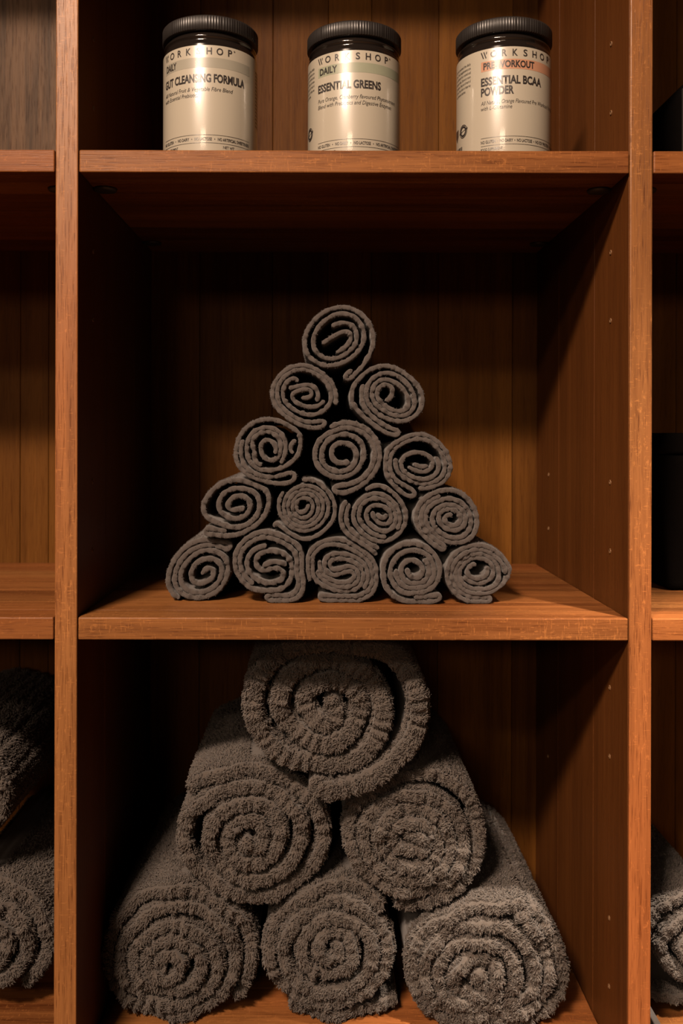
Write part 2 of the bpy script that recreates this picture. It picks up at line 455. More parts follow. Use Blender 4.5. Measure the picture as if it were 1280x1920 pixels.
def sheet_geo(C, t, y0, length, seed, edge_amp, lump, lump_k, scallop=0.0, scallop_len=0.007, thin=None, dome=None):
    """one winding of cloth: a thick sheet with a soft rounded front edge, following centre line C (x,z)"""
    n = len(C)
    ya = np.full(n, y0) if dome is None else y0 + dome(C)
    tg = np.gradient(C, axis=0); tg /= np.linalg.norm(tg, axis=1)[:, None] + 1e-12
    nr = np.stack([-tg[:, 1], tg[:, 0]], 1)
    arc = np.concatenate([[0], np.cumsum(np.linalg.norm(np.diff(C, axis=0), axis=1))])
    h = np.full(n, t / 2)
    e = np.minimum(arc, arc[-1] - arc) / (t * 0.55)
    h = h * np.sqrt(np.clip(1 - (1 - np.clip(e, 0, 1)) ** 2, 0.02, 1))
    if thin is not None: h = h * thin
    g1 = waves(seed, 8, 1, 3, 1)
    h = h * (1 + 0.10 * g1(arc[:, None] / 0.03))
    ys = [length, length * .6, length * .32, length * .17, 0.034, 0.022, 0.014, 0.0085, 0.0045]
    ys = [v for v in ys if v > t * 0.5]
    capn = 9
    sec = [(1.0, v, 0) for v in ys]
    for a in np.linspace(0, math.pi, capn + 2):
        ca, sa = math.cos(a), math.sin(a)
        sec.append((math.copysign(abs(ca) ** 0.72, ca), -abs(sa) ** 0.72, 1))
    sec += [(-1.0, v, 0) for v in ys[::-1]]
    m = len(sec)
    f_edge = waves(seed + 1, 8, 0.6, 2.2, 1)
    off_edge = edge_amp * f_edge(arc[:, None] / 0.02) + 1.6 * edge_amp * waves(seed + 9, 6, 0.5, 1.6, 1)(arc[:, None] / 0.09)
    V = np.zeros((n, m, 3))
    NV = np.zeros((n, m, 3))
    for j, (c, yy, cap) in enumerate(sec):
        if cap:
            Y = h * 0.95 + yy * h * 0.95
            fade = 1.0
            nn = c; ny = yy
        else:
            Y = np.full(n, yy) + 0 * h
            fade = math.exp(-yy / 0.03)
            nn = c; ny = 0.0
        V[:, j, 0] = C[:, 0] + nr[:, 0] * h * c
        V[:, j, 2] = C[:, 1] + nr[:, 1] * h * c
        V[:, j, 1] = ya * (1 if cap else max(0.0, 1 - yy / 0.15)) + (0 if cap else y0 * min(1.0, yy / 0.15)) + Y + off_edge * fade
        NV[:, j, 0] = nr[:, 0] * nn; NV[:, j, 2] = nr[:, 1] * nn; NV[:, j, 1] = ny
    # lumps and the puckered hem
    fl = waves(seed + 2, 12, lump_k * .5, lump_k * 1.3, 3)
    dsp = lump * fl(V.reshape(-1, 3)).reshape(n, m)
    if scallop:
        gg = np.random.default_rng(seed + 3)
        pos = np.cumsum(gg.uniform(0.6, 1.5, int(arc[-1] / (scallop_len * 0.6)) + 2) * scallop_len)
        amp = gg.uniform(0.25, 1.0, len(pos)) ** 1.5
        fs = -(amp[None, :] * np.exp(-((arc[:, None] - pos[None, :]) / (0.15 * scallop_len)) ** 2)).sum(1)
        fs = fs + 0.30 * waves(seed + 4, 5, 0.4, 0.9, 1)(arc[:, None] / scallop_len)
        sgn = 1.0 if ((C[:-1, 0] - C[:, 0].mean()) * np.diff(C[:, 1]) - (C[:-1, 1] - C[:, 1].mean()) * np.diff(C[:, 0])).sum() > 0 else -1.0
        side = np.array([1.0 if c * sgn > 0.15 else (0.35 if c * sgn < -0.15 else 0.5) for c, _, _ in sec])
        cut = np.array([math.exp(-max(0, s[1] if not s[2] else 0) / 0.010) for s in sec])
        dsp = dsp + scallop * fs[:, None] * (side * cut)[None, :]
    endf = np.clip(e, 0.1, 1)[:, None]
    V = V + NV * (dsp * endf)[..., None]
    i = np.arange(n - 1)[:, None]; j = np.arange(m)[None, :]
    a0 = i * m + j; b0 = i * m + (j + 1) % m; c0 = (i + 1) * m + (j + 1) % m; d0 = (i + 1) * m + j
    Fq = np.stack([a0, d0, c0, b0], -1).reshape(-1, 4)
    caps = np.array([list(range(m)), list(range((n - 1) * m + m - 1, (n - 1) * m - 1, -1))])
    return V, NV, Fq, caps, sec, nr

def exterior(C, nr, allpts, t, ks=(1.1, 1.9, 2.8, 3.8, 5.0)):
    """which windings face outwards: True where nothing lies beyond, per side"""
    res = []
    for sgn in (1, -1):
        ok = np.ones(len(C), bool)
        for k in ks:
            q = C + sgn * nr * t * k
            d = np.sqrt(((q[:, None, :] - allpts[None, :, :]) ** 2).sum(-1)).min(1)
            ok &= d > 0.75 * t
        res.append(ok)
    return res

def tufts(base, nrm, lean, length, width, g):
    """little bent yarn loops standing on a terry surface"""
    n = len(base)
    nrm = nrm / (np.linalg.norm(nrm, axis=1)[:, None] + 1e-9)
    d1 = nrm + 0.55 * lean; d1 /= np.linalg.norm(d1, axis=1)[:, None]
    d2 = nrm * 0.35 + 1.25 * lean; d2 /= np.linalg.norm(d2, axis=1)[:, None] + 1e-9
    L = (length * g.uniform(0.65, 1.3, n))[:, None]
    W = (width * g.uniform(0.75, 1.25, n))[:, None]
    u = np.cross(d1, g.normal(size=(n, 3))); u /= np.linalg.norm(u, axis=1)[:, None] + 1e-9
    v = np.cross(d1, u)
    p0 = base - nrm * length * 0.25
    p1 = base + d1 * L * 0.55
    p2 = p1 + d2 * L * 0.55
    V = np.zeros((n, 9, 3))
    for k in range(3):
        a = k * 2 * math.pi / 3
        off = (math.cos(a) * u + math.sin(a) * v) * W
        V[:, k] = p0 + off * 0.8
        V[:, 3 + k] = p1 + off
        V[:, 6 + k] = p2 + off * 0.45
    o = (np.arange(n) * 9)[:, None]
    q = []
    for k in range(3):
        k2 = (k + 1) % 3
        q.append(o + np.array([[k, k2, 3 + k2, 3 + k]]))
        q.append(o + np.array([[3 + k, 3 + k2, 6 + k2, 6 + k]]))
    T = o + np.array([[6, 7, 8]])
    return V.reshape(-1, 3), np.concatenate(q), T

def plan(strands_px, depth, dmin, step, zmin=None, ztop=None, wob=0.0, seed=0):
    st = [catmull(np.array([(PX(a, depth), PZ(b, depth)) for a, b in s]), step) for s in strands_px]
    if wob:
        fx, fz = waves(seed, 8, 10, 32, 2), waves(seed + 1, 8, 10, 32, 2)
        ax = waves(seed + 2, 6, 5, 22, 1)
        out = []
        for c in st:
            arc = np.concatenate([[0], np.cumsum(np.linalg.norm(np.diff(c, axis=0), axis=1))])[:, None]
            out.append(c + wob * (np.stack([fx(c), fz(c)], 1) * 0.6 + np.stack([ax(arc), ax(arc + 7.7)], 1) * 0.6))
        st = out
    return dict(strands=st, dmin=dmin, zmin=zmin, ztop=ztop)

def rolled_towel(name, strands, depth, t, length, material, label, cat, group, seed, ds,
                 edge_amp=0.0012, lump=0.0003, lump_k=120, scallop=0.0, pile=None, around=None, others=None,
                 fuzz=None, lean_bias=(0, 0, -0.3), dome_k=0.0):
    strands = [resample(s, ds) for s in strands]
    allp = np.concatenate(strands)
    cen = (allp.min(0) + allp.max(0)) / 2; rad = (allp.max(0) - allp.min(0)).max() / 2
    dome = (lambda C: dome_k * np.clip(((C - cen) ** 2).sum(1) / rad ** 2, 0, 1.3) ** 1.3) if dome_k else None
    VV, QQ, CC, TT, tone = [], [], [], [], []
    base = 0
    tv, tq, tt = [], [], []
    g = np.random.default_rng(seed + 50)
    for i, C in enumerate(strands):
        V, NV, Fq, caps, sec, nr = sheet_geo(C, t, depth, length, seed * 13 + i * 5, edge_amp, lump, lump_k, scallop, dome=dome)
        n, m = V.shape[:2]
        VV.append(V.reshape(-1, 3)); QQ.append(Fq + base); CC.append(caps + base)
        tone.append(np.zeros(n * m)); base += n * m
        if pile or fuzz:
            spec = pile or fuzz
            ext = exterior(C, nr, allp if around is None else around, t)
            near = exterior(C, nr, others, t, (0.95,)) if pile and others is not None and len(others) else [np.ones(len(C), bool)] * 2 if pile else ext
            dens, L, Wd = spec['density'], spec['length'], spec['width']
            arc = np.concatenate([[0], np.cumsum(np.linalg.norm(np.diff(C, axis=0), axis=1))])
            for jj in range(m - 1):
                (c0, y0_, k0), (c1, y1_, k1) = sec[jj], sec[jj + 1]
                strip = np.linalg.norm(V[:, jj + 1] - V[:, jj], axis=1).mean()
                iscap = k0 and k1
                yy = 0 if iscap else max(0 if k0 else y0_, 0 if k1 else y1_)
                side = 0 if (c0 + c1) > 0 else 1
                area = arc[-1] * strip
                if iscap:
                    cnt = int(area * dens)
                elif pile:
                    cnt = int(area * dens * (1.0 if yy < 0.02 else 0.9 if yy < 0.16 else 0.55))
                else:
                    cnt = int(area * dens * (0.5 if yy < 0.06 else 0.12))
                if pile and iscap and abs(c0 + c1) > 1.75: continue
                if cnt < 1: continue
                ii = g.uniform(0, n - 1.001, cnt); fj = g.uniform(0, 1, cnt)
                i0 = ii.astype(int); fi = (ii - i0)[:, None]; fj = fj[:, None]
                if not iscap:
                    keep = (near if yy < 0.04 else ext)[side][i0]
                    i0, fi, fj = i0[keep], fi[keep], fj[keep]
                    if len(i0) == 0: continue
                if fuzz and iscap:
                    keep = g.uniform(size=len(i0)) < 0.25
                    i0, fi, fj = i0[keep], fi[keep], fj[keep]
                    if len(i0) == 0: continue
                A = V[i0, jj] * (1 - fj) + V[i0, jj + 1] * fj
                B = V[i0 + 1, jj] * (1 - fj) + V[i0 + 1, jj + 1] * fj
                pos = A * (1 - fi) + B * fi
                nn = NV[i0, jj] * (1 - fj) + NV[i0, jj + 1] * fj
                # the nap lies over in slowly changing directions
                f1 = waves(seed + 70, 6, 8, 30, 3); f2 = waves(seed + 71, 6, 8, 30, 3); f3 = waves(seed + 72, 6, 8, 30, 3)
                ln = np.stack([f1(pos), f2(pos) * 0.5, f3(pos)], 1) * 0.55 + np.array(lean_bias) + g.normal(size=pos.shape) * 0.38
                ln -= nn * (ln * nn).sum(1)[:, None]
                a, b, c = tufts(pos, nn, ln, L, Wd, g)
                tv.append(a); tq.append(b + sum(len(x) for x in tv[:-1])); tt.append(c + sum(len(x) for x in tv[:-1]))
                tn = np.repeat(g.uniform(-0.30, 0.42, len(pos)), 9)
                tone.append(None); tone[-1] = ('t', tn)
    body_n = base
    verts = np.concatenate(VV + tv)
    quads = np.concatenate(QQ + [q + body_n for q in tq])
    faces = [quads]
    tris = [c + body_n for c in tt]
    if tris: faces.append(np.concatenate(tris))
    for c in CC: faces.append(c)
    me = npmesh(name, verts, faces)
    tones = np.concatenate([x for x in tone if not isinstance(x, tuple)] + [x[1] for x in tone if isinstance(x, tuple)])
    at = me.attributes.new('tone', 'FLOAT', 'POINT'); at.data.foreach_set('value', tones.astype(np.float32))
    cx = allp[:, 0].mean(); zb = float(verts[:, 2].min())
    o = link(name, me, material, loc=(float(cx), depth, zb), smooth=True)
    tag(o, label, cat, group)
    return o, strands

def R(x0, y0, size, pts):
    k = size / 1280.0
    return [(x0 + u * k, y0 + v * k) for u, v in pts]

HAND = []
def hand(region, strands, depth, label, t=0.0050):
    HAND.append((region, strands, depth, label, t))
hand((550, 560, 170), [
 [(830,1000),(720,1060),(700,1145),(770,1170),(890,1070),(1000,920),(1100,740),(1140,590),(1110,430),(1000,250),(850,140),(690,105),(520,140),(370,220),(240,350),(160,510),(145,660),(190,800),(300,900),(460,955),(640,930),(820,840),(950,700),(1010,560),(1000,430),(920,300),(810,215),(680,195),(540,225),(420,320),(310,440),(265,580),(280,720),(370,810),(500,860),(660,830),(800,740),(895,620),(905,490),(850,370),(730,320),(600,345),(535,390)],
 [(400,635),(500,565),(620,490),(740,430),(830,480),(830,570),(770,660),(690,720),(600,760)]],
 0.090, 'charcoal rolled hand towel alone at the peak of the pyramid')
hand((495, 670, 150), [
 [(1140,760),(1165,620),(1135,490),(1050,360),(930,250),(790,165),(640,115),(500,125),(350,195),(230,300),(150,430),(110,560),(130,690),(210,830),(350,960),(520,1070),(700,1130),(860,1145),(980,1120),(1040,1060),(1000,1010),(900,1010),(740,1050),(600,1030),(440,950),(310,850),(220,720),(190,580),(210,450),(280,330),(390,230),(520,180),(660,180),(800,235),(920,320),(1020,430),(1085,540),(1090,640),(1060,760),(960,860),(820,930),(680,930),(540,880),(400,800),(310,700),(280,590),(300,470),(370,360),(460,305),(540,315),(540,400)],
 [(590,650),(690,670),(785,635),(805,560),(750,495),(640,495),(520,535),(420,555),(410,640),(480,720),(620,785),(760,815),(880,780),(970,690)],
 [(840,720),(890,650),(870,530),(810,440),(710,420),(580,455),(470,475),(390,500)]],
 0.091, 'charcoal rolled hand towel, left of the two in the second row of the pyramid')
hand((645, 670, 160), [
 [(290,400),(255,540),(265,680),(340,820),(470,930),(620,1030),(740,1090),(850,1085),(870,1135),(780,1190),(640,1140),(480,1040),(330,920),(200,800),(110,680),(100,560),(130,420),(220,290),(350,190),(500,130),(640,110),(780,160),(930,250),(1050,360),(1150,480),(1190,600),(1180,740),(1100,860),(960,950),(820,970),(660,930),(520,860),(390,740),(320,620),(320,500),(350,380),(450,280),(580,220),(700,220),(830,280),(950,390),(1040,520),(1070,650),(1060,770),(980,860),(850,890),(700,860),(560,780),(450,690),(400,580),(410,460),(470,360),(580,310),(700,330),(820,400),(920,500),(985,620),(985,740),(920,820),(800,820),(680,770),(560,690),(475,610),(475,500),(530,405),(620,375),(710,405),(755,480),(740,580),(680,650),(610,660)]],
 0.090, 'charcoal rolled hand towel, right of the two in the second row, round hollow core')
hand((425, 770, 160), [
 [(230,430),(200,580),(215,740),(270,870),(400,960),(560,1010),(720,1010),(850,960),(960,910),(1040,930),(1060,1010),(980,1090),(820,1110),(640,1080),(440,1020),(280,930),(160,830),(130,700),(140,540),(180,400),(270,270),(400,170),(560,130),(720,130),(880,180),(1020,260),(1110,340),(1110,480),(1090,620),(1020,740),(900,830),(760,890),(620,910),(480,880),(360,810),(300,700),(290,560),(310,430),(385,325),(520,255),(660,250),(790,305),(875,420),(895,560),(875,690),(810,800)],
 [(520,850),(430,810),(385,740),(425,660),(430,590),(370,520),(350,440),(410,360),(500,310),(610,295),(720,325),(800,420),(825,560),(800,690),(720,765),(620,780),(540,710),(490,610),(490,490),(560,415),(660,425),(740,490),(765,580),(735,660)],
 [(1060,450),(980,440),(940,500),(935,600),(960,670),(1030,640)]],
 0.089, 'charcoal rolled hand towel, left of the three in the middle row, crumpled core')
hand((570, 780, 160), [
 [(690,690),(560,730),(430,690),(395,580),(400,470),(470,400),(580,385),(690,410),(780,480),(810,580),(780,700),(700,800),(580,850),(440,840),(320,780),(260,690),(250,580),(280,450),(370,340),(490,270),(620,260),(760,300),(870,390),(910,500),(900,640),(840,770),(740,870),(600,930),(450,930),(310,870),(200,760),(150,640),(160,500),(220,360),(330,260),(470,180),(620,160),(780,190),(920,260),(1030,380),(1075,500),(1060,680),(1000,820),(900,930),(780,1000),(640,1040),(480,1040),(400,1085),(430,1150),(560,1175),(700,1140),(850,1050),(1000,920),(1110,760),(1150,600),(1130,460),(1050,300),(930,180),(780,110),(620,90),(480,130),(380,200)]],
 0.090, 'charcoal rolled hand towel at the centre of the three-towel middle row, wide open core')
hand((710, 800, 150), [
 [(480,640),(580,715),(700,745),(820,715),(890,620),(880,510),(800,440),(680,400),(540,400),(420,450),(340,550),(340,650),(400,730),(520,800),(660,850),(790,850),(920,780),(990,670),(980,560),(920,480)],
 [(270,500),(260,620),(290,730),(400,820),(540,885),(680,925),(850,915),(980,850),(1070,730),(1090,600),(1050,480),(960,340),(850,230),(700,180),(560,190),(400,240),(270,320),(190,430),(155,560),(165,690),(225,820),(335,905),(480,970),(600,1025),(630,1080),(590,1140),(520,1150),(420,1100),(310,1010),(200,910),(130,800),(105,650),(110,480),(150,340),(250,260),(370,205),(470,140),(600,110),(740,115),(880,190),(1010,300),(1110,440),(1160,600),(1150,740),(1080,860),(960,950),(820,1000),(720,1010),(640,980)],
 [(560,590),(620,655),(730,670),(810,625)]],
 0.089, 'charcoal rolled hand towel, right of the three in the middle row, tail hanging down')
hand((365, 880, 160), [
 [(760,600),(680,590),(600,620),(530,650),(480,610),(480,510),(560,410),(690,380),(800,420),(850,510),(840,620),(770,710),(640,770),(520,750),(400,680),(340,580),(360,440),(440,340),(560,290),(700,285),(840,310),(950,390),(990,500),(970,640),(900,760),(780,850),(640,890),(500,880),(360,810),(220,770),(140,700),(110,590),(140,480),(250,330),(380,220),(520,170),(680,160),(850,210),(1000,270),(1100,320),(1130,420),(1110,560),(1060,700),(950,830),(820,920),(680,990),(520,1010),(360,1010),(200,1000),(120,950),(130,880),(210,870),(330,920),(480,950)]],
 0.092, 'charcoal rolled hand towel, leftmost in the four-towel row, pointed left side')
hand((500, 885, 150), [
 [(680,510),(690,570),(640,650),(560,690),(470,660),(440,570),(450,470),(520,400),(620,390),(720,430),(765,530),(750,640),(690,730),(590,770),(480,740),(410,650),(390,540),(420,430),(500,350),(610,320),(740,350),(830,450),(850,570),(820,700),(740,790),(620,840),(490,820),(390,740),(335,640),(325,520),(370,400),(450,315),(580,270),(700,265),(810,320),(900,430),(925,560),(890,700),(800,810),(680,880),(560,900),(430,865),(330,775),(265,650),(260,530),(305,400),(400,280),(520,220),(660,210),(800,260),(920,350),(995,480),(1005,610),(960,740),(860,860),(720,940),(560,960),(400,900),(280,790),(200,670),(180,550),(190,420),(270,320)],
 [(560,130),(700,115),(830,160),(950,265),(1060,400),(1110,540),(1105,690),(1040,830),(920,950),(780,1050),(620,1100),(480,1070),(340,980),(230,880),(150,800),(90,820),(80,880),(130,900)]],
 0.091, 'charcoal rolled hand towel, second from left in the four-towel row, tight even spiral', 0.0046)
hand((625, 895, 160), [
 [(640,545),(670,610),(760,655),(830,610),(820,530)],
 [(590,510),(590,600),(660,690),(780,735),(880,690),(900,610),(850,500),(760,420),(640,400),(530,430),(480,530),(480,640),(560,730),(650,795),(760,835),(880,800),(955,700),(950,580),(900,440),(800,340),(660,300),(520,320),(410,410),(370,520),(380,640),(440,740),(550,830),(670,890),(800,900)],
 [(960,790),(1010,660),(1000,530),(920,390),(810,280),(670,230),(530,250),(410,330),(320,450),(285,580),(310,700),(400,810),(510,900),(650,970),(780,975),(910,920),(1020,820),(1090,700),(1110,570),(1060,420),(960,280),(830,170),(690,105),(570,125),(480,190)],
 [(200,350),(130,440),(100,570),(110,700),(170,830),(300,930),(440,1020),(560,1100),(650,1170)],
 [(240,400),(190,520),(190,680),(260,800),(380,900),(520,1000),(690,1070)]],
 0.088, 'charcoal rolled hand towel, third from left in the four-towel row, double layer trailing left')
hand((765, 900, 150), [
 [(720,550),(640,530),(560,570),(560,660),(640,740),(760,760),(860,700),(880,600),(830,500),(720,450),(600,440),(490,490),(460,580),(490,680),(570,770),(700,825),(830,805),(930,710),(950,600),(900,490),(790,405),(650,380),(520,415),(410,490),(370,600),(390,720),(480,830),(600,905),(740,945),(880,920),(990,830),(1030,690),(1000,540),(920,400),(800,310),(640,280),(480,300),(350,380),(270,500),(265,640),(310,770),(400,880),(520,960),(660,1010),(800,1015),(940,985),(1050,900),(1110,760),(1120,600),(1060,420),(950,280),(820,180),(660,150),(500,170),(350,230),(220,340),(150,460),(130,600),(150,740),(230,860),(340,960),(450,1050),(540,1120),(600,1155),(645,1110),(590,1040),(450,950),(330,860),(240,760),(200,640),(210,500),(280,380),(400,290),(520,235)]],
 0.088, 'charcoal rolled hand towel, rightmost in the four-towel row, small dark eye in its core')
hand((300, 990, 150), [
 [(670,750),(690,670),(760,620),(850,640),(890,730),(860,820),(760,880),(640,930),(530,910),(480,840),(480,720),(540,590),(650,510),(780,480),(910,510),(1000,590),(1010,720),(960,850),(860,970),(720,1040),(560,1060),(420,1010),(330,900),(310,770),(370,620),(480,480),(620,380),(760,340),(900,370),(1020,430),(1090,550),(1100,680),(1060,830),(980,970),(840,1080),(660,1130),(480,1110),(340,1060),(240,960),(220,840),(250,680),(340,500),(450,390),(600,310),(760,270),(900,280),(1020,340),(1110,380),(1170,340),(1160,250),(1080,210),(940,190),(780,190),(620,200),(480,260),(340,370),(230,510),(150,670),(120,820),(130,960),(200,1080),(320,1150)]],
 0.103, 'charcoal rolled hand towel, leftmost of the five on the shelf board')
hand((430, 980, 160), [
 [(560,350),(420,370),(310,450),(245,580),(260,710),(340,820),(450,890),(600,930),(740,905),(840,840),(850,760),(790,690),(700,665),(600,700),(500,740),(410,700),(370,610),(390,520),(480,440),(600,420),(740,430),(860,480),(930,580),(960,700),(940,850),(870,960),(760,1030),(600,1035),(450,1035),(300,980),(180,870),(100,740),(75,600),(90,450),(160,330),(270,220),(400,150),(540,130),(700,160),(850,220),(980,290),(1080,390),(1110,520),(1110,680),(1125,850),(1125,1000),(1070,1120),(960,1180),(800,1190),(640,1190),(540,1165),(510,1115),(560,1075),(680,1070),(800,1115),(920,1120),(1020,1060),(1060,940),(1050,780),(1050,620),(1020,470),(920,370),(780,290),(640,230),(500,210),(360,270),(230,360),(150,480),(145,620),(190,750),(260,850),(360,950)],
 [(490,670),(580,610),(700,575),(800,595),(860,650)]],
 0.089, 'charcoal rolled hand towel, second from left on the shelf board, bold S-shaped core')
hand((565, 985, 160), [
 [(215,690),(300,800),(420,880),(560,935),(720,930),(840,890),(890,790),(870,690),(800,610),(700,600),(600,645),(510,700),(430,680),(395,600),(410,520),(480,490),(600,500),(740,520),(860,580),(940,670),(955,780),(930,880),(850,970),(700,1000),(540,980),(400,940),(270,880),(170,800),(125,690),(125,560),(170,430),(270,330),(400,280),(520,280),(640,310),(760,370),(900,420),(1000,500),(1070,610),(1090,740),(1080,880),(1020,990),(900,1060),(740,1080),(580,1085),(420,1060),(290,1040),(220,1080),(270,1120),(400,1140),(560,1145),(720,1145),(900,1130),(1040,1070),(1110,960),(1140,800),(1130,620),(1090,530),(1000,420),(880,320),(740,250),(580,210),(440,210),(300,250),(180,320),(100,430),(70,580),(75,720),(130,840)],
 [(940,960),(1005,850),(1015,720),(970,600),(870,500),(730,445),(560,420),(420,430),(345,490),(325,600),(370,720),(470,780),(570,755),(650,695),(740,665),(825,700),(840,775),(780,845),(660,885),(530,875),(410,820),(310,740),(260,640),(275,540)]],
 0.093, 'charcoal rolled hand towel, middle of five on the shelf board, flattened core', 0.0046)
hand((700, 995, 150), [
 [(540,600),(530,690),(600,770),(720,780),(810,710),(830,610),(770,520),(670,460),(560,460),(460,530),(420,640),(440,760),(520,840),(650,885),(790,860),(890,780),(925,660),(900,540),(830,440)],
 [(375,620),(365,720),(410,830),(510,920),(650,960),(790,935),(910,860),(980,740),(990,600),(940,470),(840,365),(700,310),(560,310),(420,370),(320,480),(270,620),(280,780),(340,900),(450,990),(600,1040),(760,1020),(900,960),(1010,860),(1070,720),(1080,560),(1010,390),(880,270),(740,210),(600,200),(450,220),(310,300),(200,420),(150,560),(140,720),(180,880),(280,1020),(420,1110),(600,1150),(800,1160),(980,1160),(1090,1115),(1120,1045),(1060,1000),(960,1030),(820,1070),(640,1095)]],
 0.082, 'charcoal rolled hand towel, fourth of five on the shelf board, round core and right-pointing tail')
hand((825, 995, 150), [
 [(770,560),(800,640),(760,740),(650,790),(520,775),(420,720),(400,640),(460,560),(580,520)],
 [(360,740),(460,820),(600,865),(760,830),(860,740),(885,620),(840,500),(740,430),(600,415),(450,450),(340,530),(280,640),(295,770),(380,880),(500,950),(650,975),(800,950),(920,880),(965,780),(960,650),(920,510),(810,400),(650,350),(490,370),(350,450),(255,580),(230,720),(270,850),(360,960),(500,1020),(620,1040),(760,1010),(900,940),(1020,850),(1110,740),(1140,620),(1070,480),(940,370),(800,270),(640,220),(460,240),(300,310),(190,430),(135,600),(130,760),(180,910),(300,1050),(440,1130),(640,1155),(820,1150),(870,1105),(830,1065),(720,1070),(600,1085),(460,1070),(350,1000),(250,880),(185,750),(180,620),(240,490),(350,390),(480,320),(640,295),(800,340),(920,430),(1010,530),(1080,600),(1080,670),(1030,690)]],
 0.088, 'charcoal rolled hand towel, rightmost of five on the shelf board, beak-like right side')
HT = [.0054, .0052, .0054, .0053, .0061, .0051, .0060, .0047, .0052, .0056, .0061, .0058, .0052, .0060, .0052]
plans = [plan([R(*rg, q) for q in st], dp, HT[i] * 1.0, 0.0018, ZB + 0.0004 if i >= 10 else None) for i, (rg, st, dp, lab, t) in enumerate(HAND)]
relax_group(plans, 110, 0.0025)
around = np.concatenate([q for p_ in plans for q in p_['strands']])
for i, (rg, st, dp, lab, t) in enumerate(HAND):
    rolled_towel('hand_towel', plans[i]['strands'], dp, HT[i] * 1.07, 0.335, M_HAND, lab, 'towel',
                 'rolled hand towels in the pyramid', 100 + i, 0.0011, edge_amp=0.0008, lump=0.00018, lump_k=90,
                 scallop=0.0011, fuzz=dict(density=2.2e5, length=0.0014, width=0.00028), around=around)

# ------------------------------------------------------------------ large bath towels
BATH = []
def bath(region, strands, depth, label, t, seed, rk=1.0, **kw):
    BATH.append((region, strands, depth, label, t, seed, rk, kw))
bath((440, 1190, 380), [
 [(430,955),(560,1000),(760,975),(960,875),(1110,720),(1175,550),(1180,400),(1130,250),(1040,140),(900,70),(700,40),(500,45),(300,95),(160,210),(100,390),(130,560),(230,720),(390,820),(560,855),(750,820),(890,720),(955,560),(950,420),(890,290),(760,185),(600,155),(440,165),(320,235),(265,350),(270,480),(330,600),(460,690),(600,715),(720,670),(800,560),(825,430),(790,330),(700,270),(570,265),(460,300),(410,380),(420,480),(490,570),(580,630),(660,600),(690,500),(650,410),(570,390)]],
 0.088, 'large brown-grey rolled bath towel on top of its pile, thick loose windings', 0.0245, 201, 0.92, dome=-0.012, fill=0.86)
bath((310, 1390, 340), [
 [(620,680),(560,740),(600,820),(700,760),(740,650),(690,560),(580,540),(470,590),(430,700),(460,820),(560,890),(700,880),(830,790),(860,660),(810,530),(700,450),(560,440),(420,490),(340,600),(320,740),(360,870),(470,970),(620,1010),(780,980),(920,870),(990,720),(970,560),(890,420),(740,340),(580,330),(420,390),(270,480),(160,570),(125,700),(165,860),(270,990),(420,1090),(600,1145),(780,1135),(950,1050),(1080,910),(1135,740),(1115,580),(1030,440),(880,330),(700,260),(500,250),(310,320),(170,430)]],
 0.095, 'large brown-grey rolled bath towel, left one of the middle pair under the top roll', 0.0185, 202)
bath((620, 1420, 320), [
 [(500,570),(640,530),(780,590),(800,680),(680,720),(520,710),(430,640),(450,530),(580,480),(740,500),(850,590),(870,720),(790,840),(640,890),(480,850),(370,760),(340,630),(380,500),(490,410),(640,380),(790,430),(900,540),(930,700),(880,850),(760,950),(600,980),(430,930),(290,820),(240,680),(250,530),(330,400),(470,310),(630,280),(790,310),(920,410),(1010,540),(1030,700),(990,860),(880,990),(740,1060),(580,1070),(400,1020),(250,900),(150,760),(120,600),(150,450),(240,320),(400,210),(600,150),(800,160),(980,240),(1110,390),(1165,560),(1155,740),(1090,920),(970,1060),(800,1160),(640,1200),(500,1190),(390,1160)]],
 0.095, 'large brown-grey rolled bath towel, right one of the middle pair, neat round spiral', 0.0158, 203)
bath((195, 1600, 320), [
 [(500,860),(430,900),(370,860),(420,770),(540,740),(640,790),(660,900),(580,980),(440,990),(330,930),(300,820),(360,720),(480,650),(610,650),(730,720),(790,840),(770,960),(670,1060),(520,1080),(370,1050),(260,970),(220,850),(250,720),(340,610),(480,550),(640,570),(780,640),(880,750),(900,890),(850,1020),(740,1130),(580,1180),(420,1170),(270,1110),(160,1010),(135,860),(160,720),(250,580),(400,470),(560,415),(700,440),(850,530),(970,650),(1020,800),(1000,950),(920,1090),(800,1200),(640,1250),(420,1260),(240,1210),(110,1100),(50,950),(50,760),(110,580),(230,450),(380,350),(560,310),(720,340),(850,410),(980,510),(1090,600),(1130,700),(1135,820),(1115,940),(1065,1060),(1000,1150)]],
 0.100, 'large brown-grey rolled bath towel at the bottom left of the pile beside the left upright', 0.0150, 204)
bath((460, 1640, 320), [
 [(640,560),(720,500),(760,560),(700,660),(600,690),(520,620),(540,500),(640,430),(760,420),(850,500),(870,620),(800,740),(680,800),(540,800),(430,720),(390,590),(420,450),(540,350),(700,320),(850,360),(960,460),(1000,600),(980,760),(880,860),(720,920),(560,940),(400,880),(290,760),(250,620),(290,480),(380,360),(510,270),(660,215),(820,225),(960,290),(1060,420),(1110,570),(1090,740),(1010,880),(860,970),(680,1020),(500,1030),(330,960),(210,840),(150,700),(160,540),(230,400),(340,270),(450,180),(600,120),(760,110),(900,150),(1010,230),(1080,310)],
 [(330,1080),(480,1120),(680,1115),(880,1095),(1050,1070),(1150,1075)]],
 0.098, 'large brown-grey rolled bath towel at the bottom centre of the pile, crumpled core', 0.0160, 205)
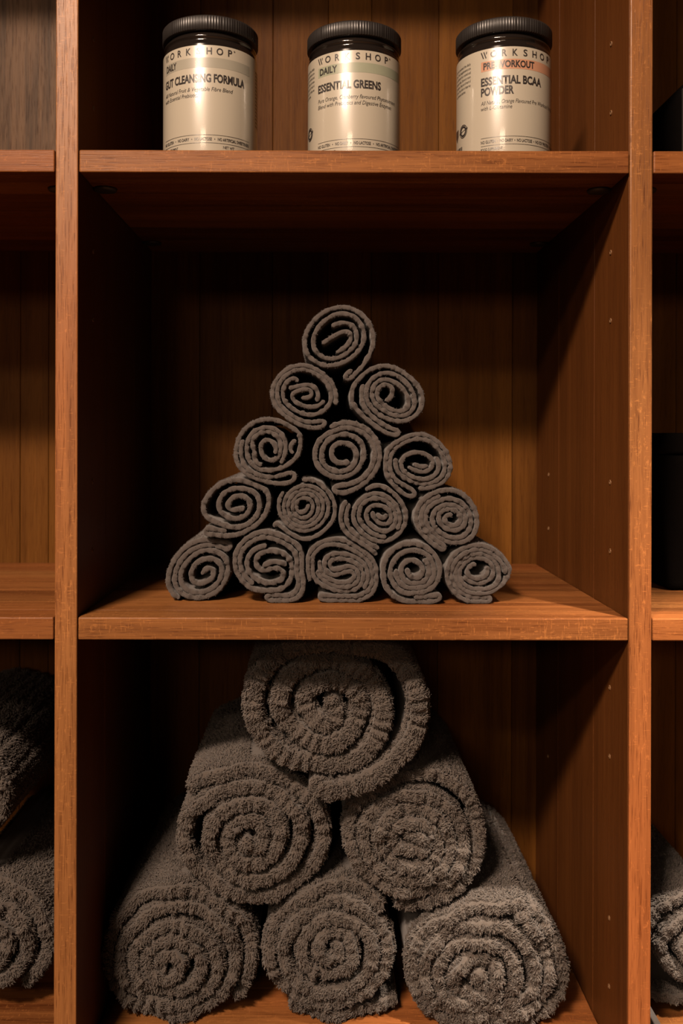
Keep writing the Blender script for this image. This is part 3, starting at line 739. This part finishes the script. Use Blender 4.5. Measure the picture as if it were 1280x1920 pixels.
bath((750, 1600, 350), [
 [(620,900),(560,860),(480,850),(450,920),(520,1000),(640,1010),(720,930),(720,810),(620,720),(480,710),(380,780),(340,880),(360,990),(450,1070),(600,1090),(740,1060),(830,960),(850,840),(800,720),(690,630),(540,600),(400,620),(290,700),(250,820),(250,940),(300,1050),(420,1140),(580,1170),(740,1150),(870,1080),(960,960),(980,820),(930,680),(830,570),(700,500),(550,490),(390,530),(260,610),(170,720),(150,860),(180,1000),(270,1110),(400,1190),(580,1200),(760,1190),(920,1150),(1030,1020),(1070,870),(1050,700),(970,560),(850,440),(700,390),(540,390),(380,450),(230,550),(120,640),(85,780),(100,920),(170,1070),(290,1190),(460,1250),(650,1265),(850,1240),(1010,1190),(1120,1110),(1178,1000),(1170,870),(1130,730),(1060,600),(960,500),(870,430)]],
 0.085, 'large rolled bath towel at the bottom right of the pile, its front lit brightest', 0.0150, 206)

def spiral_px(cx, cy, r0, r1, turns, a_end, squash=1.0, hand_=1, n=24):
    out = []
    for k in range(int(turns * n) + 1):
        f = k / (turns * n)
        a = math.radians(a_end) - hand_ * 2 * math.pi * turns * (1 - f)
        r = r0 + (r1 - r0) * f
        wob = 1 + 0.035 * math.sin(3 * a + cx) + 0.02 * math.sin(5 * a + cy)
        out.append((cx + r * math.cos(a) * wob, cy + r * math.sin(a) * squash * wob))
    return out
full = (0, 0, 1280)
bath(full, [spiral_px(-24, 1772, 12, 116, 3.3, 60, 1.03)], 0.105,
     'large rolled bath towel cut by the left frame edge, bottom of the left cell', 0.0180, 207)
bath(full, [spiral_px(-118, 1494, 14, 128, 3.0, 100, 0.97)], 0.095,
     'large rolled bath towel at the left frame edge, upper one in the left cell', 0.0200, 208)
bath(full, [spiral_px(1306, 1776, 20, 98, 2.6, 150, 1.0, -1) , [(1232, 1894), (1265, 1889), (1310, 1889), (1350, 1893)]], 0.105,
     'large rolled bath towel cut by the right frame edge, rope-like open windings', 0.0140, 209, 1.45, fill=0.80, pile_len=0.0028)

def swell(pts, k, dx=0.0):
    c = np.mean(np.asarray(pts), axis=0)
    return [(c[0] + (a - c[0]) * k + dx, c[1] + (b - c[1]) * k) for a, b in pts]
for i, k, dx in ((1, 1.05, -14), (3, 1.045, -22)):
    BATH[i] = (BATH[i][0], [swell(q, k, dx) for q in BATH[i][1]]) + BATH[i][2:]
bath_objs = []
groups = [[0, 1, 2, 3, 4, 5], [6, 7], [8]]
for gr in groups:
    pls = [plan([R(*BATH[i][0], q) for q in BATH[i][1]], BATH[i][2], BATH[i][4] * BATH[i][6], 0.0045, ZD + 0.001,
                (ZB - TB - 0.002) if BATH[i][5] in (201, 208) else None, 0.0028, BATH[i][5]) for i in gr]
    relax_group(pls, 220, 0.0065)
    around = np.concatenate([q for p_ in pls for q in p_['strands']])
    for i, p_ in zip(gr, pls):
        (rg, st, dp, lab, t, seed, rk, kw) = BATH[i]
        o, ss = rolled_towel('bath_towel', p_['strands'], dp, t * kw.get('fill', 0.80), 0.325, M_TERRY, lab, 'towel',
                 'rolled bath towels in the bottom cells', seed, 0.0028, edge_amp=0.0024, lump=0.0007, lump_k=60,
                 pile=dict(density=3.8e5, length=kw.get('pile_len', 0.0039), width=0.00078), dome_k=kw.get('dome', 0.018), around=around,
                 others=np.concatenate([q for p2 in pls if p2 is not p_ for q in p2['strands']]) if len(pls) > 1 else None)
        bath_objs.append(o)

# small woven hanging loops and hems that show on some of the bath towels
def soft_tab(name, parent, px, py, d, w, h, t, material, rot=0.0, label=None):
    bm = bmesh.new()
    bmesh.ops.create_cube(bm, size=1)
    for v in bm.verts: v.co = Vector((v.co.x * w, v.co.y * t, v.co.z * h))
    bmesh.ops.bevel(bm, geom=bm.edges[:], offset=min(w, h, t) * 0.42, segments=3, affect='EDGES')
    me = bpy.data.meshes.new(name); bm.to_mesh(me); bm.free()
    from mathutils import Matrix
    me.transform(Matrix.Translation(PT(px, py, d)) @ Matrix.Rotation(rot, 4, 'Y'))
    o = link(name, me, material, parent, smooth=True)
    if label: o['label'] = label
    return o
soft_tab('hanging_loop', bath_objs[1], 446, 1558, 0.090, 0.010, 0.008, 0.006, M_HEM, 0.3, 'smooth woven hanging loop end')
soft_tab('hanging_loop', bath_objs[2], 811, 1570, 0.090, 0.009, 0.006, 0.006, M_HEM, 0.4, 'smooth woven hanging loop end')
soft_tab('hanging_loop', bath_objs[3], 343, 1812, 0.105, 0.010, 0.004, 0.006, M_HEM, -0.1, 'smooth woven hanging loop end')
soft_tab('hem_band', bath_objs[8], 1226, 1912, 0.100, 0.012, 0.028, 0.05, M_HEM, -0.5, 'smooth flat woven hem')

# ------------------------------------------------------------------ jars
JR, JH = 0.0555, 0.158
def text_mesh(body, width, cap, bold=0.0, shear=0.0, spacing=1.0, align='left'):
    """glyph outlines as flat triangles: x 0..width, z 0..cap (cap height)"""
    cu = bpy.data.curves.new('t', 'FONT'); cu.body = body; cu.size = 1.0
    cu.offset = bold; cu.shear = shear; cu.space_character = spacing
    cu.resolution_u = 3
    o = bpy.data.objects.new('t', cu); COL.objects.link(o)
    dg = bpy.context.evaluated_depsgraph_get()
    me = bpy.data.meshes.new_from_object(o.evaluated_get(dg))
    me.calc_loop_triangles()
    v = np.zeros(len(me.vertices) * 3, dtype=np.float32); me.vertices.foreach_get('co', v)
    v = v.reshape(-1, 3)
    tri = np.zeros(len(me.loop_triangles) * 3, dtype=np.int32); me.loop_triangles.foreach_get('vertices', tri)
    bpy.data.objects.remove(o); bpy.data.curves.remove(cu); bpy.data.meshes.remove(me)
    CAP = 0.69
    x0, x1 = v[:, 0].min(), v[:, 0].max()
    k = cap / CAP
    kx = k if width is None else width / (x1 - x0)
    return np.stack([(v[:, 0] - x0) * kx, v[:, 1] * k], 1), tri.reshape(-1, 3)

class LabelInk:
    """flat shapes in (arc length, height) wrapped around the jar"""
    def __init__(self, c, ang0, r): self.V, self.T, self.c, self.a0, self.r, self.n = [], [], c, ang0, r, 0
    def tri(self, uv, t):
        uv = np.asarray(uv, float)
        a = self.a0 + uv[:, 0] / JR
        self.V.append(np.stack([self.c[0] + self.r * np.sin(a), self.c[1] - self.r * np.cos(a), self.c[2] + uv[:, 1]], 1))
        self.T.append(np.asarray(t) + self.n); self.n += len(uv)
    def rect(self, u0, u1, z0, z1, n=None):
        n = n or max(1, int(abs(u1 - u0) / 0.002))
        u = np.linspace(u0, u1, n + 1)
        uv = np.concatenate([np.stack([u, np.full(n + 1, z0)], 1), np.stack([u, np.full(n + 1, z1)], 1)])
        i = np.arange(n)
        self.tri(uv, np.concatenate([np.stack([i, i + 1, i + n + 2], 1), np.stack([i, i + n + 2, i + n + 1], 1)]))
    def text(self, s, u, z, width, cap, **kw):
        uv, t = text_mesh(s, width, cap, **kw)
        self.tri(uv + np.array([u, z]), t)
    def poly(self, pts):
        n = len(pts); c = np.mean(pts, axis=0)
        uv = np.vstack([pts, c[None]])
        i = np.arange(n)
        self.tri(uv, np.stack([i, (i + 1) % n, np.full(n, n)], 1))
    def stroke(self, p, q, w):
        p, q = np.array(p, float), np.array(q, float); d = (q - p) / np.linalg.norm(q - p); nn = np.array([-d[1], d[0]]) * w / 2
        self.tri([p + nn, p - nn, q - nn, q + nn], [[0, 1, 2], [0, 2, 3]])
    def ring(self, u, z, r0, r1, n=32):
        a = np.linspace(0, 2 * np.pi, n, endpoint=False)
        uv = np.concatenate([np.stack([u + r0 * np.cos(a), z + r0 * np.sin(a)], 1), np.stack([u + r1 * np.cos(a), z + r1 * np.sin(a)], 1)])
        i = np.arange(n); j = (i + 1) % n
        self.tri(uv, np.concatenate([np.stack([i, j, j + n], 1), np.stack([i, j + n, i + n], 1)]))
    def mesh(self, name): return npmesh(name, np.concatenate(self.V), [np.concatenate(self.T)])

DEG = math.pi / 180 * JR     # one degree of label as arc length
PARA = ['Do not exceed the daily', 'dose. Food supplements are', 'no substitute for a varied and', 'balanced diet. Store at room',
        'temperature. Keep out of reach of', 'children. Taste, colour or shape may', 'vary between batches.']
def jar(px, depth, theta0, band_text, band_w, band_mat, titles, title_z, subs, sub_z, foot, label, side):
    cx = PX(px, depth); c = (cx, depth, ZA)
    az = math.atan2(-cx, D + depth)                     # turned towards the camera
    a0 = math.radians(theta0) + az
    root = empty('supplement_jar', c)
    tag(root, label, 'jar', 'supplement jars on the upper shelf')
    prof = [(0.0, 0.0005), (JR - 0.004, 0.0005), (JR - 0.001, 0.0015), (JR - 0.0004, 0.004), (JR - 0.0004, 0.1255), (JR - 0.0008, 0.1275),
            (JR - 0.0030, 0.1305), (JR - 0.0034, 0.1325), (JR - 0.0018, 0.1338), (JR - 0.0012, 0.1352), (JR - 0.0018, 0.1366), (JR - 0.0036, 0.1376),
            (JR - 0.0044, 0.140), (JR - 0.0044, 0.147), (0.0, 0.147)]
    V, Fq = lathe(prof, 128, c)
    link('jar_body', npmesh('jar_body', V, Fq), M_JAR, root, smooth=True)
    lp = [(0.0, 0.1412), (JR - 0.006, 0.1412), (JR - 0.0006, 0.1412), (JR + 0.0006, 0.1420), (JR + 0.0006, 0.1558), (JR - 0.0006, 0.1576), (JR - 0.003, 0.1588), (JR - 0.010, 0.1590), (0.0, 0.1590)]
    def rip(i, a): return 1 + (0.0065 * np.sign(np.sin(a * 110)) if i in (3, 4) else 0 * a)
    V, Fq = lathe(lp, 440, c, ripple=rip)
    lid = link('lid', npmesh('lid', V, Fq), M_LID, root)
    V, Fq = lathe([(JR, 0.003), (JR + 0.0001, 0.0035), (JR + 0.0001, 0.1228), (JR, 0.1233)], 160, c)
    lb = link('label', npmesh('label', V, Fq), M_LABEL, root, smooth=True)
    # colour band
    bd = LabelInk(c, a0, JR + 0.00022); bd.rect(0, 120 * DEG, 0.0979, 0.1092, 60)
    bo = link('colour_band', bd.mesh('colour_band'), band_mat, lb, smooth=True)
    ink = LabelInk(c, a0, JR + 0.00036)
    # the word with its broken W, widely spaced
    W0 = 97 * DEG; zb, cap = 0.1128, 0.0075
    lw = cap * 0.17
    ink.stroke((0.0002, zb + cap), (0.0030, zb), lw)
    ink.stroke((0.0034, zb + cap), (0.0062, zb), lw)
    ink.stroke((0.0064, zb + cap * 0.62), (0.0069, zb + cap * 0.98), lw * 0.8)
    for i, ch in enumerate('ORKSHOP'):
        cw = {'O': 0.0076, 'R': 0.0054, 'K': 0.0060, 'S': 0.0050, 'H': 0.0062, 'P': 0.0050}[ch]
        ctr = 0.0150 + i * (W0 - 0.0150 - 0.0065) / 6.0
        ink.text(ch, ctr - cw / 2, zb, cw, cap, bold=0.018)
    ink.ring(W0 - 0.0010, zb + cap * 0.9, 0.0004, 0.0009, 12)
    ink.text(band_text, 3.0 * DEG, 0.1000, band_w * DEG, 0.0074, bold=0.034)
    for (s, wd), z in zip(titles, title_z): ink.text(s, 0, z, wd * DEG, 0.0088, bold=0.036)
    for (s, wd), z in zip(subs, sub_z): ink.text(s, 0, z, wd * DEG, 0.0046, shear=0.26, bold=-0.004)
    ink.rect(0, 120 * DEG, 0.0214, 0.0218, 60); ink.rect(0, 120 * DEG, 0.0124, 0.0128, 60)
    ink.text(foot, 0, 0.0153, 119 * DEG, 0.0034, bold=0.02)
    ink.text('FOOD SUPPLEMENT', 0, 0.0070, 26 * DEG, 0.0030, bold=0.01)
    ink.text('NET WT', 82 * DEG, 0.0070, 14 * DEG, 0.0030, bold=0.01)
    if side == 'para':
        e = (-8 if theta0 < -40 else -15) * DEG
        for i, s in enumerate(PARA):
            wd = (34 if i < 6 else 25) * DEG
            ink.text(s, e - 34 * DEG, 0.1105 - i * 0.0049, wd, 0.0030, bold=0.0)
        su = (-20 if theta0 < -40 else -29) * DEG; sz = 0.0375
        r = 0.0078
        ink.ring(su, sz, r * 0.88, r); ink.ring(su, sz, r * 0.52, r * 0.80)
        ink.poly(np.array([(su - r * 1.08, sz - r * 0.34), (su + r * 1.08, sz + r * 0.10), (su + r * 1.08, sz + r * 0.42), (su - r * 1.08, sz - r * 0.02)]))
        if theta0 > -40:
            s2 = -47 * DEG
            ink.poly(np.array([(s2 - 0.006, sz + 0.006), (s2 + 0.005, sz + 0.006), (s2 + 0.005, sz - 0.002), (s2, sz - 0.009), (s2 - 0.006, sz - 0.002)]))
        u = (-46 if theta0 < -40 else -56) * DEG; end = (-22 if theta0 < -40 else -31) * DEG
        g = random.Random(5)
        while u < end:
            wd = g.choice((0.0004, 0.0006, 0.0010)); ink.rect(u, u + wd, 0.0045, 0.0205, 1); u += wd + g.choice((0.0004, 0.0006, 0.0009))
    else:
        u = 137 * DEG
        g = random.Random(6)
        for i in range(16):                              # unreadable small print on the far side
            z = 0.108 - i * 0.0042
            ink.rect(u, u + g.uniform(22, 34) * DEG, z, z + 0.0018, 8)
    link('lettering', ink.mesh('lettering'), M_INK, lb)
    return root
FOOT = 'NO GLUTEN   •   NO DAIRY   •   NO LACTOSE   •   NO ARTIFICIAL SWEETENERS'
jar(393, 0.070, -67, 'DAILY', 20, M_BAND_GREY, [('GUT CLEANSING FORMULA', 111)], [0.0815],
    [('All Natural Fruit & Vegetable Fibre Blend', 94), ('with Essential Prebiotics', 53)], [0.0712, 0.0645], FOOT,
    'white-labelled black jar with a grey DAILY band, reading GUT CLEANSING FORMULA', 'bars')
jar(662, 0.083, -48.4, 'DAILY', 25, M_BAND_GREEN, [('ESSENTIAL GREENS', 82)], [0.0800],
    [('Pure Orange, Cranberry flavoured Phytonutrient', 107), ('Blend with Prebiotics and Digestive Enzymes', 99)], [0.0680, 0.0610], FOOT,
    'white-labelled black jar with a sage green DAILY band, reading ESSENTIAL GREENS', 'para')
jar(942, 0.072, -26.9, 'PRE-WORKOUT', 62, M_BAND_PEACH, [('ESSENTIAL BCAA', 76), ('POWDER', 39)], [0.0815, 0.0700],
    [('All Natural, Orange Flavoured Pre Workout Formula', 106), ('with L-Glutamine', 37)], [0.0594, 0.0532],
    'NO GLUTEN  •  NO DAIRY  •  NO LACTOSE  •  NO SOY PROTEIN  •  NO ARTIFICIAL',
    'white-labelled black jar with a peach PRE-WORKOUT band, reading ESSENTIAL BCAA POWDER', 'para')

# ------------------------------------------------------------------ dark things in the right-hand cells
def rounded_block(name, pts, d0, d1, material, parent, bevel):
    bm = bmesh.new()
    a = [bm.verts.new((x, d0, z)) for x, z in pts]; b = [bm.verts.new((x, d1, z)) for x, z in pts]
    n = len(pts)
    bm.faces.new(a); bm.faces.new(b[::-1])
    for i in range(n): bm.faces.new((a[(i + 1) % n], a[i], b[i], b[(i + 1) % n]))
    bmesh.ops.recalc_face_normals(bm, faces=bm.faces[:])
    bmesh.ops.bevel(bm, geom=bm.edges[:], offset=bevel, segments=3, affect='EDGES', profile=0.6)
    me = bpy.data.meshes.new(name); bm.to_mesh(me); bm.free()
    return link(name, me, material, parent, smooth=True)
dB = 0.188
xb0, xb1 = PX(1236, dB), PX(1236, dB) + 0.30
zb0 = ZB + 0.0005
bin_ = empty('storage_bin', ((xb0 + xb1) / 2, dB + 0.11, zb0))
tag(bin_, 'black fabric storage bin in shadow on the right-hand middle shelf', 'bin')
hb = 0.200
rounded_block('bin_body', [(xb0 + .012, zb0), (xb1 - .012, zb0), (xb1, zb0 + hb * .9), (xb0, zb0 + hb * .9)], dB, dB + 0.22, M_BLACKFAB, bin_, 0.010)
rounded_block('bin_lid', [(xb0 - .003, zb0 + hb * .9), (xb1 + .003, zb0 + hb * .9), (xb1 - .004, zb0 + hb + .008), (xb0 + .006, zb0 + hb + .008)], dB - 0.003, dB + 0.223, M_BLACKFAB, bin_, 0.006)
rounded_block('handle', [(xb0 + .11, zb0 + .10), (xb0 + .19, zb0 + .10), (xb0 + .19, zb0 + .118), (xb0 + .11, zb0 + .118)], dB - 0.006, dB + 0.001, M_BLACKFAB, bin_, 0.002)

dG = 0.16
zg = ZA + 0.0005
bag = empty('tote_bag', (PX(1370, dG), dG + 0.1, zg))
tag(bag, 'black fabric bag with a sloping top on the upper right shelf', 'bag')
pts = [(PX(px, dG), PZ(py, dG)) for px, py in ((1238, 222), (1282, 150), (1360, 118), (1450, 130), (1500, 210))]
rounded_block('bag_body', [(PX(1225, dG), zg), (PX(1515, dG), zg)] + pts[::-1], dG, dG + 0.20, M_BLACKFAB, bag, 0.010)
rounded_block('strap', [(PX(1276, dG), zg + .02), (PX(1283, dG), zg + .02), (PX(1283, dG), PZ(165, dG)), (PX(1276, dG), PZ(165, dG))], dG - 0.003, dG + 0.002, M_STRAP, bag, 0.001)
